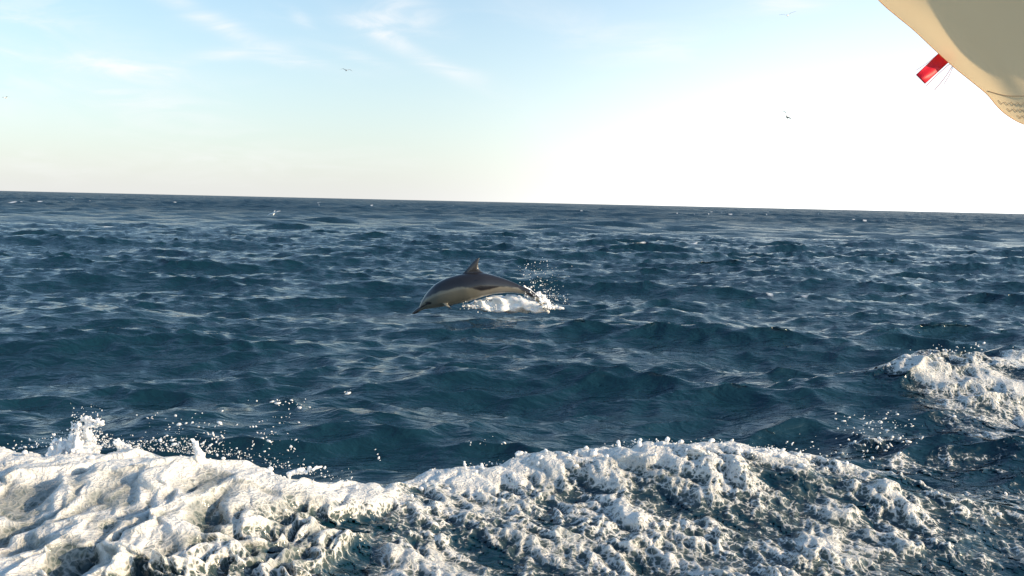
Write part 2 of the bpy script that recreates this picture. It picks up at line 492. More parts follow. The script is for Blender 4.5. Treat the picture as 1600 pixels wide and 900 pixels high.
# ------------------------------------------------------------------ wake foam
def foam_density(x, y):
    def blob(cx, cy, sx, sy, k=1.0, rot=0.0, pw=2):
        c, s = math.cos(rot), math.sin(rot)
        u, v = (c * (x - cx) + s * (y - cy)) / sx, (-s * (x - cx) + c * (y - cy)) / sy
        return k * np.exp(-(np.hypot(u, v)) ** pw)
    xs = [p[0] for p in WAKE_L]; ys = [p[1] for p in WAKE_L]
    dl = y - np.interp(x, xs, ys)
    # left breaking crest: solid white over the crest and its near slope
    left = (1 - sstep(.10, .24, dl + .08 * vnoise(x * 2.5, y * 2.5, 31))) * (1 - sstep(-.95, -.35, x + .25 * vnoise(y * 2, x, 8)))
    left = left * (1.15 - .35 * sstep(-1.7, -1.0, x) * sstep(-.2, -.8, dl) )
    # right mound
    xs = [p[0] for p in WAKE_R]; ys = [p[1] for p in WAKE_R]
    dr = y - np.interp(x, xs, ys)
    right = (1 - sstep(.02, .20, dr + .08 * vnoise(x * 2.5, y * 2.5, 33))) * sstep(-.95, -.5, x) * (1 - sstep(1.9, 2.9, x + .25 * (dr + .5)))
    right = right * (.66 + .40 * np.exp(-((dr + .08) / .28) ** 2) * (1 - sstep(1.3, 2.0, x)) + .06 * vnoise(x * 1.1, y * 1.1, 35))
    d = np.maximum(left, right)
    # thin lace trailing away on the right
    tail = .60 * sstep(1.3, 2.4, x) * (1 - .8 * sstep(-.1, 1.3, dr - .15 * x + .2)) * (1 - sstep(1.2, 2.2, dr)) * (1 + .5 * vnoise(x * .8 + y * .8, (y - x) * .35, 36))
    d = np.maximum(d, tail)
    # far right breaking wave
    xs = [p[0] for p in WAKE_F]; ys = [p[1] for p in WAKE_F]
    df = y - np.interp(x, xs, ys)
    far = (1 - sstep(.05, .5, df)) * (.45 + .55 * sstep(-3.0, -1.7, df)) * sstep(-4.8, -3.2, df) * sstep(3.0, 4.1, x + .5 * vnoise(x, y, 37) + .22 * df)
    far = far * (.80 + .15 * vnoise(x * .9, y * .9, 38))
    d = np.maximum(d, far)
    d = d * sstep(-4.7, -3.7, x) * (1 - sstep(6.0, 8.0, x + .6 * vnoise(x, y, 39))) * (1 - sstep(3.9, 5.0, x - (y - 5.5) * .9))
    # small curling patch
    for p in ((1350, 665, .24, .20, .80), (1405, 690, .24, .18, .72), (1300, 672, .16, .14, .58), (1560, 730, .5, .3, .5), (1530, 690, .4, .2, .45)):
        c = flat_at(p[0], p[1], .12); d = np.maximum(d, blob(c.x, c.y, p[2], p[3], p[4]))
    return d


def foam_surface(x, y, z0):
    d = foam_density(x, y)
    wx = x + .07 * fbm(x * 2.2, y * 2.2, 3, 41); wy = y + .07 * fbm(x * 2.2 + 9, y * 2.2, 3, 42)
    # left: sheets of white water sliding down towards the boat and to the left
    c, s = math.cos(.42), math.sin(.42)
    u, v = c * wx - s * wy, s * wx + c * wy
    wa = fbm(u * .9, v * .6, 3, 43)
    rid = 1 - np.abs(fbm(u * 1.9 + wa * .8, v * .62, 3, 44)) * 1.5
    rid2 = 1 - np.abs(fbm(u * 4.2 + wa * 1.3, v * 1.5 + wa, 4, 45)) * 1.9
    mid = fbm(u * 5.5, v * 3.0, 5, 46)
    f1, f2 = worley(u * 8 + .6 * mid, v * 5.5 + .6 * mid, 51); g1, g2 = worley(wx * 21, wy * 17, 52)
    net = 1 - sstep(.03, .30, f2 - f1)
    dome = np.sqrt(np.clip(1 - (g1 / .8) ** 2, 0, 1))
    open_ = sstep(-1.9, -.9, x + .45 * (4.9 - y)) * sstep(5.25, 4.9, y + .1 * mid)
    xs = [p[0] for p in WAKE_L]; ys = [p[1] for p in WAKE_L]
    dcr = y - np.interp(x, xs, ys)
    low = 1 - sstep(-.75, -.15, dcr)
    gap = fbm(u * 2.4 + 3, v * 1.5, 3, 48)
    dl = d * (1.06 - .62 * open_ - .20 * low) - .46 + (.14 + .42 * open_) * gap + .42 * np.clip(rid2, 0, 1) * (.6 + .6 * low) + .34 * mid + .30 * (net - .4) * (.5 + open_) + .25 * np.clip(rid, 0, 1)
    fll = fbm(u * 11 + 2 * wa, v * 2.6, 4, 49)
    dl = dl + .26 * fll
    al = sstep(.0, .6, dl)
    soft = fbm(u * 4.2, v * 1.7, 2, 47)
    tl = al * (.014 * fll + .034 * np.clip(rid, 0, 1) ** 2 + .034 * np.clip(rid2, 0, 1) ** 1.5 + .016 * (soft + .6) + .030 * (mid + .5) + .014 * dome + .022 * np.sqrt(np.clip(1 - (f1 / .8) ** 2, 0, 1)))
    # right: knobbly foam beads running down to the right
    c, s = math.cos(-.80), math.sin(-.80)
    u, v = c * wx + s * wy, -s * wx + c * wy
    mid2 = fbm(u * 2.6, v * 4.6, 5, 54); big = fbm(u * .8, v * 1.3, 3, 53)
    k1, k2 = worley(u * 6.0 + .7 * mid2, v * 10 + .7 * mid2, 61); m1, m2 = worley(u * 15 + mid2, v * 24 + mid2, 62)
    n1, n2 = worley(x * 26, y * 26, 63)
    lace = .55 * (1 - sstep(.02, .36, k2 - k1)) + .45 * (1 - sstep(.02, .42, m2 - m1))
    dome1 = np.sqrt(np.clip(1 - (k1 / .8) ** 2, 0, 1)); dome2 = np.sqrt(np.clip(1 - (m1 / .8) ** 2, 0, 1)); dome3 = np.sqrt(np.clip(1 - (n1 / .8) ** 2, 0, 1))
    streak = 1 - np.abs(fbm(u * 1.4, v * 5.5, 4, 64)) * 1.6
    gap2 = fbm(u * 1.9 + 8, v * 2.8, 3, 56)
    dr = d * 1.22 - .64 + .36 * gap2 + .42 * (lace - .35) + .20 * big + .42 * mid2 + .34 * (streak - .5)
    ar = sstep(.02, .7, dr)
    flr = fbm(u * 3.0 + mid2, v * 13, 4, 57)
    dr = dr + .24 * flr; ar = sstep(.02, .7, dr)
    soft2 = fbm(u * 1.6, v * 3.2, 2, 55)
    tr_ = ar * (.012 * flr + .026 * dome1 + .024 * dome2 + .010 * dome3 + .026 * (soft2 + .6))
    w = sstep(-.95, -.30, x + .25 * mid)
    opl = np.clip(.16 + .95 * np.clip(rid2, 0, 1) ** 1.5 * sstep(-.35, .5, rid) + .9 * sstep(-.30, -.08, dcr) + .30 * soft + .25 * mid + .45 * fll, .15, 1)
    opr = np.clip(.66 + .35 * soft2 + .4 * flr + .5 * sstep(-.3, -.05, y - np.interp(x, [p[0] for p in WAKE_R], [p[1] for p in WAKE_R])), .5, 1)
    opac = (opl * (1 - w) + opr * w) * (1 - .28 * sstep(6.8, 7.6, y))
    dens = np.where(d > .02, dl * (1 - w) + dr * w, -1)
    return dens, np.clip(tl * (1 - w) + tr_ * w, 0, None), opac


def build_foam():
    rr = radii(3.5, [(13.5, .0030)])
    a = np.arange(R(-42), R(46), R(.055))
    A, RR = np.meshgrid(a, rr)
    x, y = RR * np.sin(A), RR * np.cos(A)
    X, Y, Z = sea(x, y, np.full_like(x, .03))
    dens, th, opac = foam_surface(x, y, Z)
    for _ in range(3):                              # foam is wet: round off needle-like peaks
        th[1:-1] = .25 * th[:-2] + .5 * th[1:-1] + .25 * th[2:]
        th[:, 1:-1] = .25 * th[:, :-2] + .5 * th[:, 1:-1] + .25 * th[:, 2:]
    # push outwards and forwards on the crest so that billows overhang
    gy, gx = np.gradient(Z)
    X = X + .35 * th * fbm(x * 7, y * 7, 2, 61); Y = Y - .5 * th * (1 + fbm(x * 7, y * 7, 2, 62))
    co = np.stack([X, Y, Z + .004 + th], -1).reshape(-1, 3)
    global CREST_PTS
    sel = np.where((dens.ravel() > .35) & (rng.random(dens.size) < .02))[0]
    CREST_PTS = np.c_[co[sel], x.ravel()[sel], y.ravel()[sel], th.ravel()[sel]]
    q = grid_quads(*x.shape)
    dd = dens.ravel()
    keep = dd[q].max(1) > -.12
    # a quad survives only inside the foam; drop unused vertices
    q = q[keep]
    used = np.zeros(len(co), bool); used[q.ravel()] = True
    idx = np.cumsum(used) - 1
    me = np_mesh('wake_foam', co[used], idx[q][:, ::-1], {'dens': dd[used], 'coarse': np.zeros(used.sum()), 'opac': opac.ravel()[used]})
    ob = link('wake_foam', me, M_FOAM)
    tag(ob, 'thick white wake foam churned up beside the boat in the foreground', 'foam', kind='stuff')
    print('foam quads', len(q))
    return ob


foam = build_foam()


# ------------------------------------------------------------------ splashes and spray
def ico(sub=1):
    bm = bmesh.new(); bmesh.ops.create_icosphere(bm, subdivisions=sub, radius=1)
    v = np.array([p.co[:] for p in bm.verts]); f = np.array([[q.index for q in fc.verts] for fc in bm.faces]); bm.free()
    return v, f


ICO1, ICO2 = ico(1), ico(2)


def drops_mesh(name, items, base=ICO1):
    """items: (x,y,z,sx,sy,sz,tilt)"""
    bv, bf = base
    V, Fc = [], []
    for n, (x, y, z, a, b, c, t) in enumerate(items):
        v = bv * (1 + .22 * rng.normal(size=(len(bv), 1))) * np.array([a, b, c])
        ct, st_ = math.cos(t), math.sin(t)
        v = np.stack([v[:, 0] * ct + v[:, 2] * st_, v[:, 1], -v[:, 0] * st_ + v[:, 2] * ct], -1) + (x, y, z)
        V.append(v); Fc.append(bf + n * len(bv))
    return np_mesh(name, np.concatenate(V), np.concatenate(Fc))


def remesh(name, items, voxel, smooth=2):
    me = drops_mesh('tmp', items, ICO2)
    ob = bpy.data.objects.new('tmp', me); COL.objects.link(ob)
    m = ob.modifiers.new('r', 'REMESH'); m.mode = 'VOXEL'; m.voxel_size = voxel
    s = ob.modifiers.new('s', 'SMOOTH'); s.iterations = smooth; s.factor = .5
    dg = bpy.context.evaluated_depsgraph_get()
    out = bpy.data.meshes.new_from_object(ob.evaluated_get(dg)); out.name = name
    bpy.data.objects.remove(ob); bpy.data.meshes.remove(me)
    out.polygons.foreach_set('use_smooth', np.full(len(out.polygons), True))
    return out


def pix_drop(px, py, Y, r_px, stretch=1.0, tilt=None):
    p = at(px, py, Y); s = Y / F_PX * r_px
    return (p.x, p.y, p.z, s * stretch, s, s, random.uniform(-1.5, 1.5) if tilt is None else tilt)


# torn tongue of white water standing up from the left crest
it = []
Yt = 5.45


def strand(pts, r0, r1, Y, n=26, jit=1.2):
    P = [Vector((p[0], p[1], 0)) for p in pts]
    for i in range(n):
        f = i / (n - 1) * (len(P) - 1); k = min(int(f), len(P) - 2); q = P[k].lerp(P[k + 1], f - k)
        r = (r0 + (r1 - r0) * i / (n - 1)) * random.uniform(.7, 1.25)
        it.append(pix_drop(q.x + random.gauss(0, jit), q.y + random.gauss(0, jit), Y + random.gauss(0, .02), r, random.uniform(1, 1.5)))


def tongue(bx, by, w, tips, n, r0, r1, Y):
    for k_ in range(n):
        tx, ty = tips[k_ % len(tips)]
        tx += random.gauss(0, w * .10); ty += random.gauss(0, 2)
        b0 = bx + random.uniform(-w, w) * .75
        strand([(b0, by), ((b0 + tx) / 2 + random.gauss(0, w * .1), (by + ty) / 2), (tx, ty)], r0 * random.uniform(.7, 1.1), r1 * random.uniform(.6, 1.3), Y + random.gauss(0, .02), 22, .8)


tongue(128, 726, 40, [(118, 662), (124, 657), (133, 655), (110, 678), (142, 682), (152, 694)], 34, 4.6, 1.5, Yt)
strand([(136, 664), (148, 666), (156, 660), (163, 661)], 3, 2, Yt)
strand([(128, 655), (138, 652), (144, 658), (156, 655)], 2.6, 1.6, Yt)
tongue(92, 722, 30, [(86, 690), (100, 686), (104, 692)], 10, 4.5, 2, Yt)
tongue(190, 712, 20, [(184, 690), (194, 694), (204, 697)], 6, 4, 2, Yt)
strand([(312, 712), (306, 696), (302, 687)], 6, 2.2, 5.3, 16)
strand([(450, 740), (480, 735), (506, 728)], 5, 1.8, 5.3, 18)
strand([(968, 705), (966, 688)], 3, 1.8, 6.05, 12)
strand([(998, 705), (1000, 690)], 4, 2.6, 6.05, 12)
strand([(842, 725), (846, 712)], 4, 2.4, 6.0, 12)
strand([(728, 740), (726, 722)], 2.2, 2, 5.95, 10)
strand([(752, 738), (752, 724)], 2.2, 2, 5.95, 10)
strand([(925, 712), (930, 704)], 5, 3, 6.05, 12)
# beads and curls of foam standing proud along both crests
for (X_, Y_, Z_, x_, y_, t_) in CREST_PTS:
    cl_ = np.interp(x_, [p[0] for p in WAKE_L], [p[1] for p in WAKE_L]); cr_ = np.interp(x_, [p[0] for p in WAKE_R], [p[1] for p in WAKE_R])
    if x_ < -.5: k_ = math.exp(-((y_ - cl_ - .02) / .12) ** 2) * .30
    elif x_ < 2.2: k_ = math.exp(-((y_ - cr_ + .03) / .22) ** 2) * .55 + .05 * (y_ < cr_)
    else: k_ = .12
    if random.random() < k_:
        r_ = min(abs(random.gauss(.003, .005)) + .0045, .018)
        it.append((X_, Y_, Z_ + r_ * random.uniform(.0, .9), r_ * random.uniform(1, 1.7), r_, r_ * random.uniform(.8, 1.2), random.uniform(-1, 1)))
print('crest items', len(it))
me = remesh('crest_splash', it, .0048, 1)
ob = link('crest_splash', me, M_SPRAY)
tag(ob, 'white tongues of water torn up along the top of the wake crest', 'splash', kind='stuff')

it = []
for cx_, cy_, sx_, sy_, n, rr_ in ((300, 668, 42, 16, 70, 1.7), (260, 690, 60, 7, 60, 2.0), (415, 682, 18, 18, 34, 2.1), (445, 632, 26, 6, 26, 2.0), (340, 682, 12, 5, 16, 2.6),
                                   (235, 650, 14, 6, 6, 1.8), (455, 700, 12, 10, 12, 2.2), (590, 715, 5, 6, 5, 2.2), (760, 692, 22, 5, 10, 2.0), (550, 612, 12, 4, 5, 2.4), (440, 655, 30, 10, 14, 1.6),
                                   (1370, 662, 46, 14, 90, 2.0), (1240, 712, 60, 14, 120, 1.8), (1500, 545, 50, 8, 40, 1.8), (1470, 552, 20, 5, 14, 2.0), (1390, 690, 30, 10, 40, 2.0), (1320, 735, 60, 18, 60, 1.6)):
    for i in range(n):
        Y = 5.5 if cx_ < 640 else (6.1 if cx_ < 1290 else (10.0 if cy_ < 600 else 7.0))
        it.append(pix_drop(random.gauss(cx_, sx_ * .8), random.gauss(cy_, sy_ * .8), Y + random.gauss(0, .12), (abs(random.gauss(0, rr_ * .40)) + .22) * (1.5 if random.random() < .06 else 1), random.uniform(1, 2.6), random.gauss(.0, .6)))
for i in range(1500):
    px_ = random.choice((random.uniform(20, 560), random.uniform(640, 1330), random.gauss(250, 90), random.gauss(135, 22)))
    cy_ = np.interp(px_, [0, 100, 200, 350, 450, 560, 620, 700, 800, 900, 980, 1100, 1200, 1280, 1350], [702, 688, 696, 706, 728, 752, 765, 735, 722, 708, 692, 688, 700, 722, 748])
    it.append(pix_drop(px_, cy_ + 6 - abs(random.gauss(0, 9 if px_ < 600 else 5)) - (abs(random.gauss(0, 22)) if 110 < px_ < 160 else 0), (5.45 if px_ < 600 else 6.1) + random.gauss(0, .05), abs(random.gauss(0, .55)) + .25, random.uniform(1, 2)))
ob = link('spray_drops', drops_mesh('spray_drops', it), M_SPRAY)
tag(ob, 'loose drops of spray thrown up above the foreground wake', 'spray', kind='stuff')

# ------------------------------------------------------------------ dolphin
DY = 15.4                                   # distance of the dolphin
D0 = at(740, 470, DY)                       # its local origin
PXM = DY / F_PX                             # metres per photo pixel there
dol = bpy.data.objects.new('dolphin', None)


def dl(zx, zy):
    """zoomed-crop pixel (5x, origin 600,370) -> local metres (x right, z up)"""
    p = at(600 + zx / 5, 370 + zy / 5, DY) - D0
    return p.x, p.z


TOP = [(220, 590), (235, 577), (262, 556), (276, 545), (284, 525), (300, 490), (340, 430), (400, 370), (480, 326), (560, 301), (620, 288), (700, 279), (760, 279), (820, 290), (900, 313), (1000, 350), (1080, 385), (1130, 408), (1165, 430), (1215, 475), (1250, 520)]
BOT = [(221, 604), (245, 602), (275, 586), (292, 576), (300, 572), (322, 566), (360, 561), (430, 551), (520, 536), (610, 517), (680, 500), (760, 474), (810, 459), (860, 448), (930, 440), (1000, 438), (1060, 444), (1105, 452), (1140, 464), (1190, 505), (1225, 545)]
st_c, st_h, st_n, st_w = [], [], [], []
for (a, b) in zip(TOP, BOT):
    ta, tb = Vector(dl(*a)), Vector(dl(*b))
    st_c.append((ta + tb) / 2); st_h.append((ta - tb).length / 2); st_n.append((ta - tb).normalized())
WF = [1, 1.15, 1.25, 1.15, .95, .85, .82, .82, .84, .88, .92, .92, .92, .88, .80, .70, .62, .60, .60, .6, .6]


def cat(vals, t):
    n = len(vals) - 1; t = min(max(t, 0), n - 1e-6); k = int(t); f = t - k
    p0, p1, p2, p3 = vals[max(k - 1, 0)], vals[k], vals[k + 1], vals[min(k + 2, n)]
    return .5 * ((2 * p1) + (p2 - p0) * f + (2 * p0 - 5 * p1 + 4 * p2 - p3) * f * f + (3 * p1 - p0 - 3 * p2 + p3) * f ** 3)


bm = bmesh.new()
NS, NR = 130, 36
rings = []
for i in range(NS):
    tt = i / (NS - 1) * (len(TOP) - 1)
    c, h, n, wf = cat(st_c, tt), cat(st_h, tt), cat(st_n, tt).normalized(), cat(WF, tt)
    ring = []
    for j in range(NR):
        a = 2 * math.pi * j / NR
        up, side = math.cos(a), math.sin(a)
        # slightly egg-shaped section
        ring.append(bm.verts.new((c.x + n.x * h * up, side * h * wf * (1 - .08 * up), c.y + n.y * h * up)))
    rings.append(ring)
for a, b in zip(rings[:-1], rings[1:]):
    for j in range(NR): bm.faces.new((a[j], a[(j + 1) % NR], b[(j + 1) % NR], b[j]))
bm.faces.new(rings[0][::-1]); bm.faces.new(rings[-1])


def slab(poly, thick, M=Matrix.Identity(4)):
    """a fin: outline (x,z), thickness tapering to the rim, closed"""
    n = len(poly); c = sum((Vector((p[0], 0, p[1])) for p in poly), Vector()) / n
    outer = [Vector((p[0], 0, p[1])) for p in poly]
    layers = []
    for f, th in ((0, .18), (.18, .6), (.42, .9), (.75, 1)):
        layers.append((f, th * thick))
    up = [[bm.verts.new(M @ (p.lerp(c, f) + Vector((0, th, 0)))) for p in outer] for f, th in layers]
    dn = [[bm.verts.new(M @ (p.lerp(c, f) - Vector((0, th, 0)))) for p in outer] for f, th in layers]
    for s in (up, dn):
        for a, b in zip(s[:-1], s[1:]):
            for j in range(n): bm.faces.new((a[j], a[(j + 1) % n], b[(j + 1) % n], b[j]))
    for j in range(n): bm.faces.new((up[0][j], up[0][(j + 1) % n], dn[0][(j + 1) % n], dn[0][j]))
    bm.faces.new(up[-1]); bm.faces.new(dn[-1])


slab([dl(*p) for p in ((600, 300), (630, 270), (655, 240), (680, 212), (705, 185), (728, 166), (743, 161), (747, 168), (740, 188), (735, 212), (738, 240), (750, 262), (775, 278), (790, 300), (760, 330), (690, 340), (630, 330))], .028)
# flippers: rooted low on the chest, swept back and down
for sgn in (-1, 1):
    fp = [(0, 0), (.035, -.03), (.08, -.075), (.14, -.115), (.19, -.135), (.20, -.125), (.17, -.085), (.14, -.045), (.11, .0), (.07, .03), (.02, .03)]
    x0, z0 = dl(455, 515)
    M = Matrix.Translation((x0, sgn * .12, z0)) @ Matrix.Rotation(sgn * R(38), 4, 'X')
    slab([(a_ * .8, b_ * .7) for a_, b_ in fp], .013, M)
# flukes, level across the tail, down inside the splash
x0, z0 = dl(1235, 530)
fl = [(0, .03), (-.02, .10), (.03, .19), (.10, .26), (.13, .27), (.12, .20), (.10, .10), (.09, .0)]
fl = [(x, z) for x, z in fl] + [(x, -z) for x, z in fl[::-1][1:]]
M = Matrix.Translation((x0 - .03, 0, z0)) @ Matrix.Rotation(R(35), 4, 'Y') @ Matrix.Rotation(R(90), 4, 'X')
slab(fl, .018, M)
bmesh.ops.recalc_face_normals(bm, faces=bm.faces)
me = bpy.data.meshes.new('tmp'); bm.to_mesh(me); bm.free()
ob = bpy.data.objects.new('tmp', me); COL.objects.link(ob)
m = ob.modifiers.new('r', 'REMESH'); m.mode = 'VOXEL'; m.voxel_size = .0075
s_ = ob.modifiers.new('s', 'SMOOTH'); s_.iterations = 5; s_.factor = .5
dg = bpy.context.evaluated_depsgraph_get()
body_me = bpy.data.meshes.new_from_object(ob.evaluated_get(dg)); body_me.name = 'body'
bpy.data.objects.remove(ob); bpy.data.meshes.remove(me)
body_me.polygons.foreach_set('use_smooth', np.full(len(body_me.polygons), True))
# markings: dark cape, tan side patch, pale rear flank, dark beak, eye stripe
nv = len(body_me.vertices); co = np.zeros(nv * 3); body_me.vertices.foreach_get('co', co); co = co.reshape(-1, 3)
# local metres -> crop pixels (inverse of dl, linear fit)
A_ = []
B_ = []
for zx in (200, 700, 1200):
    for zy in (200, 400, 600): A_.append([*dl(zx, zy), 1]); B_.append([zx, zy])
Tm, *_ = np.linalg.lstsq(np.array(A_), np.array(B_), rcond=None)
zp = np.c_[co[:, 0], co[:, 2], np.ones(nv)] @ Tm
zx, zy = zp[:, 0], zp[:, 1]
nz = fbm(zx / 60, zy / 60, 3, 71) * 9
cape = np.interp(zx, [220, 290, 330, 380, 450, 560, 640, 700, 760, 850, 950, 1050, 1110, 1200], [640, 545, 472, 446, 420, 392, 384, 396, 414, 398, 384, 398, 440, 600])
belly = np.interp(zx, [220, 300, 400, 500, 600, 700, 800, 900, 1000, 1100], [700, 556, 540, 520, 498, 468, 446, 440, 440, 470])
dark = np.array([.017, .016, .019]); tan = np.array([.140, .135, .108]); rear = np.array([.19, .178, .15]); white = np.array([.27, .25, .20])
k = sstep(-7, 7, zy + nz - cape)[:, None]
side = tan + (rear - tan) * sstep(700, 790, zx)[:, None]
c3 = dark + (side - dark) * k
c3 = c3 + (white - c3) * (sstep(-6, 12, zy + .5 * nz - belly) * sstep(290, 340, zx))[:, None]
# grey front of the cape is a little lighter on the head
eye_d = np.hypot((zx - 352) / 26, (zy - 512) / 12)
c3 = c3 + (dark * 1.1 - c3) * (1 - sstep(.6, 1.25, eye_d))[:, None]
stripe = np.abs(zy - np.interp(zx, [270, 352, 460], [560, 514, 545])) / 7
c3 = c3 + (dark * 1.4 - c3) * ((1 - sstep(.4, 1.3, stripe)) * sstep(262, 280, zx) * (1 - sstep(345, 352, zx)))[:, None]
beak = 1 - sstep(268, 300, zx + (zy - 560) * .3)
c3 = c3 + (dark * 1.3 - c3) * beak[:, None]
flip = (zy > np.interp(zx, [430, 560], [556, 532])) & (zx > 440) & (zx < 640) & (np.abs(co[:, 1]) > .10)
c3[flip] = dark * 1.8
fin = sstep(300, 270, zy) if False else (1 - sstep(245, 285, zy)) * ((zx > 600) & (zx < 800))
c3 = c3 + (np.array([.05, .045, .045]) - c3) * (fin * .8)[:, None]
a_ = body_me.attributes.new('skin', 'FLOAT_COLOR', 'POINT')
a_.data.foreach_set('color', np.c_[c3, np.ones(nv)].astype(np.float32).ravel())
M_SKIN, t, o = new_mat('wet_dolphin_skin')
p = principled(t, rough=.34, IOR=1.38); ca = attr(t, 'skin'); t.links.new(ca.outputs['Color'], p.inputs['Base Color'])
p.inputs['Coat Weight'].default_value = .8; p.inputs['Coat Roughness'].default_value = .10
b = t.nodes.new('ShaderNodeBump'); b.inputs['Strength'].default_value = .5; b.inputs['Distance'].default_value = .004
tc_ = t.nodes.new('ShaderNodeTexCoord'); t.links.new(noise(t, 24, 3, .5, tc_.outputs['Object']), b.inputs['Height']); t.links.new(b.outputs[0], p.inputs['Normal'])
t.links.new(p.outputs[0], o.inputs[0])
M_EYE, t, o = new_mat('dark_eye')
p = principled(t, (.01, .008, .008, 1), .08); t.links.new(p.outputs[0], o.inputs[0])
COL.objects.link(dol); dol.location = D0
tag(dol, 'common dolphin with a dark back and tan flank arching out of the sea', 'dolphin')
link('body', body_me, M_SKIN, dol)
# eyes sit on the skin: find the skin's half width there
ex, ez = dl(352, 512)
near = np.hypot(co[:, 0] - ex, co[:, 2] - ez) < .02
ew = np.abs(co[near, 1]).max() if near.any() else .08
for sgn in (-1, 1):
    e = link('eye', drops_mesh('eye', [(ex, sgn * (ew - .004), ez, .013, .008, .009, 0)], ICO2), M_EYE, dol)

# white water heaped under and behind the dolphin: a closed lumpy body
it = []


def dpx(zx_, zy_): return 600 + zx_ / 5, 370 + zy_ / 5


for i in range(520):
    f = random.random()
    zx_ = 610 + f * 640
    top = np.interp(zx_, [610, 690, 780, 850, 950, 1050, 1120, 1180, 1250], [520, 496, 466, 450, 442, 448, 468, 490, 530])
    tp_ = min(f / .35, 1)
    zy_ = random.uniform(top + 8 + 8 * tp_, 552 + 36 * tp_)
    px_, py_ = dpx(zx_, zy_)
    it.append(pix_drop(px_, py_, DY + random.uniform(-.02, .38), random.uniform(2.0, 4.2) * (.35 + .65 * tp_), random.uniform(1, 2.0), random.gauss(.1, .2)))
SHEET = remesh('water_sheet', it, .02, 30)
it = []
for i in range(240):                                   # bright leap of foam round the tail
    f = random.random() ** .8
    zx_ = 1100 + f * 180 + random.gauss(0, 16); zy_ = 402 + f * 128 + random.gauss(12, 14 + 16 * f)
    px_, py_ = dpx(zx_, zy_)
    it.append(pix_drop(px_, py_, DY + .12 + random.gauss(0, .08), random.uniform(.8, 2.6), random.uniform(1, 2), random.gauss(.7, .4)))
for i in range(120):
    zx_ = random.uniform(1180, 1400); zy_ = 560 - (1400 - zx_) * .02 - random.random() ** 2 * 75 * (1400 - zx_) / 200
    px_, py_ = dpx(zx_, zy_)
    it.append(pix_drop(px_, py_, DY + random.gauss(0, .15), random.uniform(.7, 2.2), random.uniform(1, 2.5), random.gauss(.2, .4)))
me = remesh('dolphin_splash', it, .009, 2)
ob = link('water_sheet', SHEET, M_SPRAY)
tag(ob, 'smooth white sheet of water pulled up under the belly of the dolphin', 'splash', kind='stuff')
ob = link('dolphin_splash', me, M_SPRAY)
tag(ob, 'bright white splash torn up behind the tail of the dolphin', 'splash', kind='stuff')
it = []
for i in range(330):
    f = random.random() ** 1.4
    zx_ = random.gauss(1190 + 60 * (1 - f), 60 + 45 * f); zy_ = 475 - f * 270 + random.gauss(0, 26)
    if random.random() < .3: zx_ = random.uniform(1180, 1450); zy_ = random.gauss(500, 26)
    px_, py_ = dpx(zx_, zy_)
    it.append(pix_drop(px_, py_, DY + random.gauss(0, .2), abs(random.gauss(0, .34)) + .16, random.uniform(1, 1.8)))
for i in range(60):
    zx_ = random.uniform(590, 900); zy_ = random.gauss(530 + 30 * random.random(), 18)
    px_, py_ = dpx(zx_, zy_)
    it.append(pix_drop(px_, py_, DY - .12 + random.gauss(0, .1), abs(random.gauss(.5, .3)) + .2, random.uniform(1, 2)))
ob = link('dolphin_spray', drops_mesh('dolphin_spray', it), M_SPRAY)
tag(ob, 'fine spray flung up over the tail of the leaping dolphin', 'spray', kind='stuff')

# ------------------------------------------------------------------ sail
SY = 3.0
EDGE = [(1255, -120), (1315, -62), (1373, 0), (1400, 24), (1428, 47), (1462, 79), (1492, 106), (1523, 131), (1543, 148), (1560, 168), (1577, 182), (1600, 194), (1640, 204), (1700, 206), (1780, 196), (1950, 165), (2150, 110), (2400, 10)]
M_SAIL, t, o = new_mat('cream_sailcloth')
v_ = t.nodes.new('ShaderNodeTexCoord').outputs['Object']
nb = noise(t, 7, 3, .5, v_, .4); nf = noise(t, 260, 2, .5, v_)
rp = t.nodes.new('ShaderNodeValToRGB'); rp.color_ramp.elements[0].color = (.86, .67, .41, 1); rp.color_ramp.elements[1].color = (.90, .73, .47, 1)
t.links.new(nb, rp.inputs[0])
p = principled(t, rough=.8); t.links.new(rp.outputs[0], p.inputs['Base Color'])
tr = t.nodes.new('ShaderNodeBsdfTranslucent'); tr.inputs[0].default_value = (.98, .66, .36, 1)
bb = t.nodes.new('ShaderNodeBump'); bb.inputs['Strength'].default_value = .12; bb.inputs['Distance'].default_value = .001; t.links.new(nf, bb.inputs['Height'])
t.links.new(bb.outputs[0], p.inputs['Normal'])
mx = t.nodes.new('ShaderNodeMixShader'); mx.inputs[0].default_value = .5
t.links.new(p.outputs[0], mx.inputs[1]); t.links.new(tr.outputs[0], mx.inputs[2]); t.links.new(mx.outputs[0], o.inputs[0])
M_STITCH, t, o = new_mat('brown_thread')
p = principled(t, (.34, .24, .16, 1), .8); t.links.new(p.outputs[0], o.inputs[0])


def dense(pts, n):
    P = [Vector(p) for p in pts]; return [cat(P, i / (n - 1) * (len(P) - 1)) for i in range(n)]


def depth_curve(s_m, wid, q_m):
    # the cloth falls away from its edge, lies nearly flat, then curls in mostly out of view, a shape added to cast the shade
    a = np.clip(s_m / wid, 0, 1)
    q = np.clip((q_m - .16) / .34, 0, 1)
    return .22 * wid * (a - .3 * a ** 3) - .105 * (q * q * (3 - 2 * q))


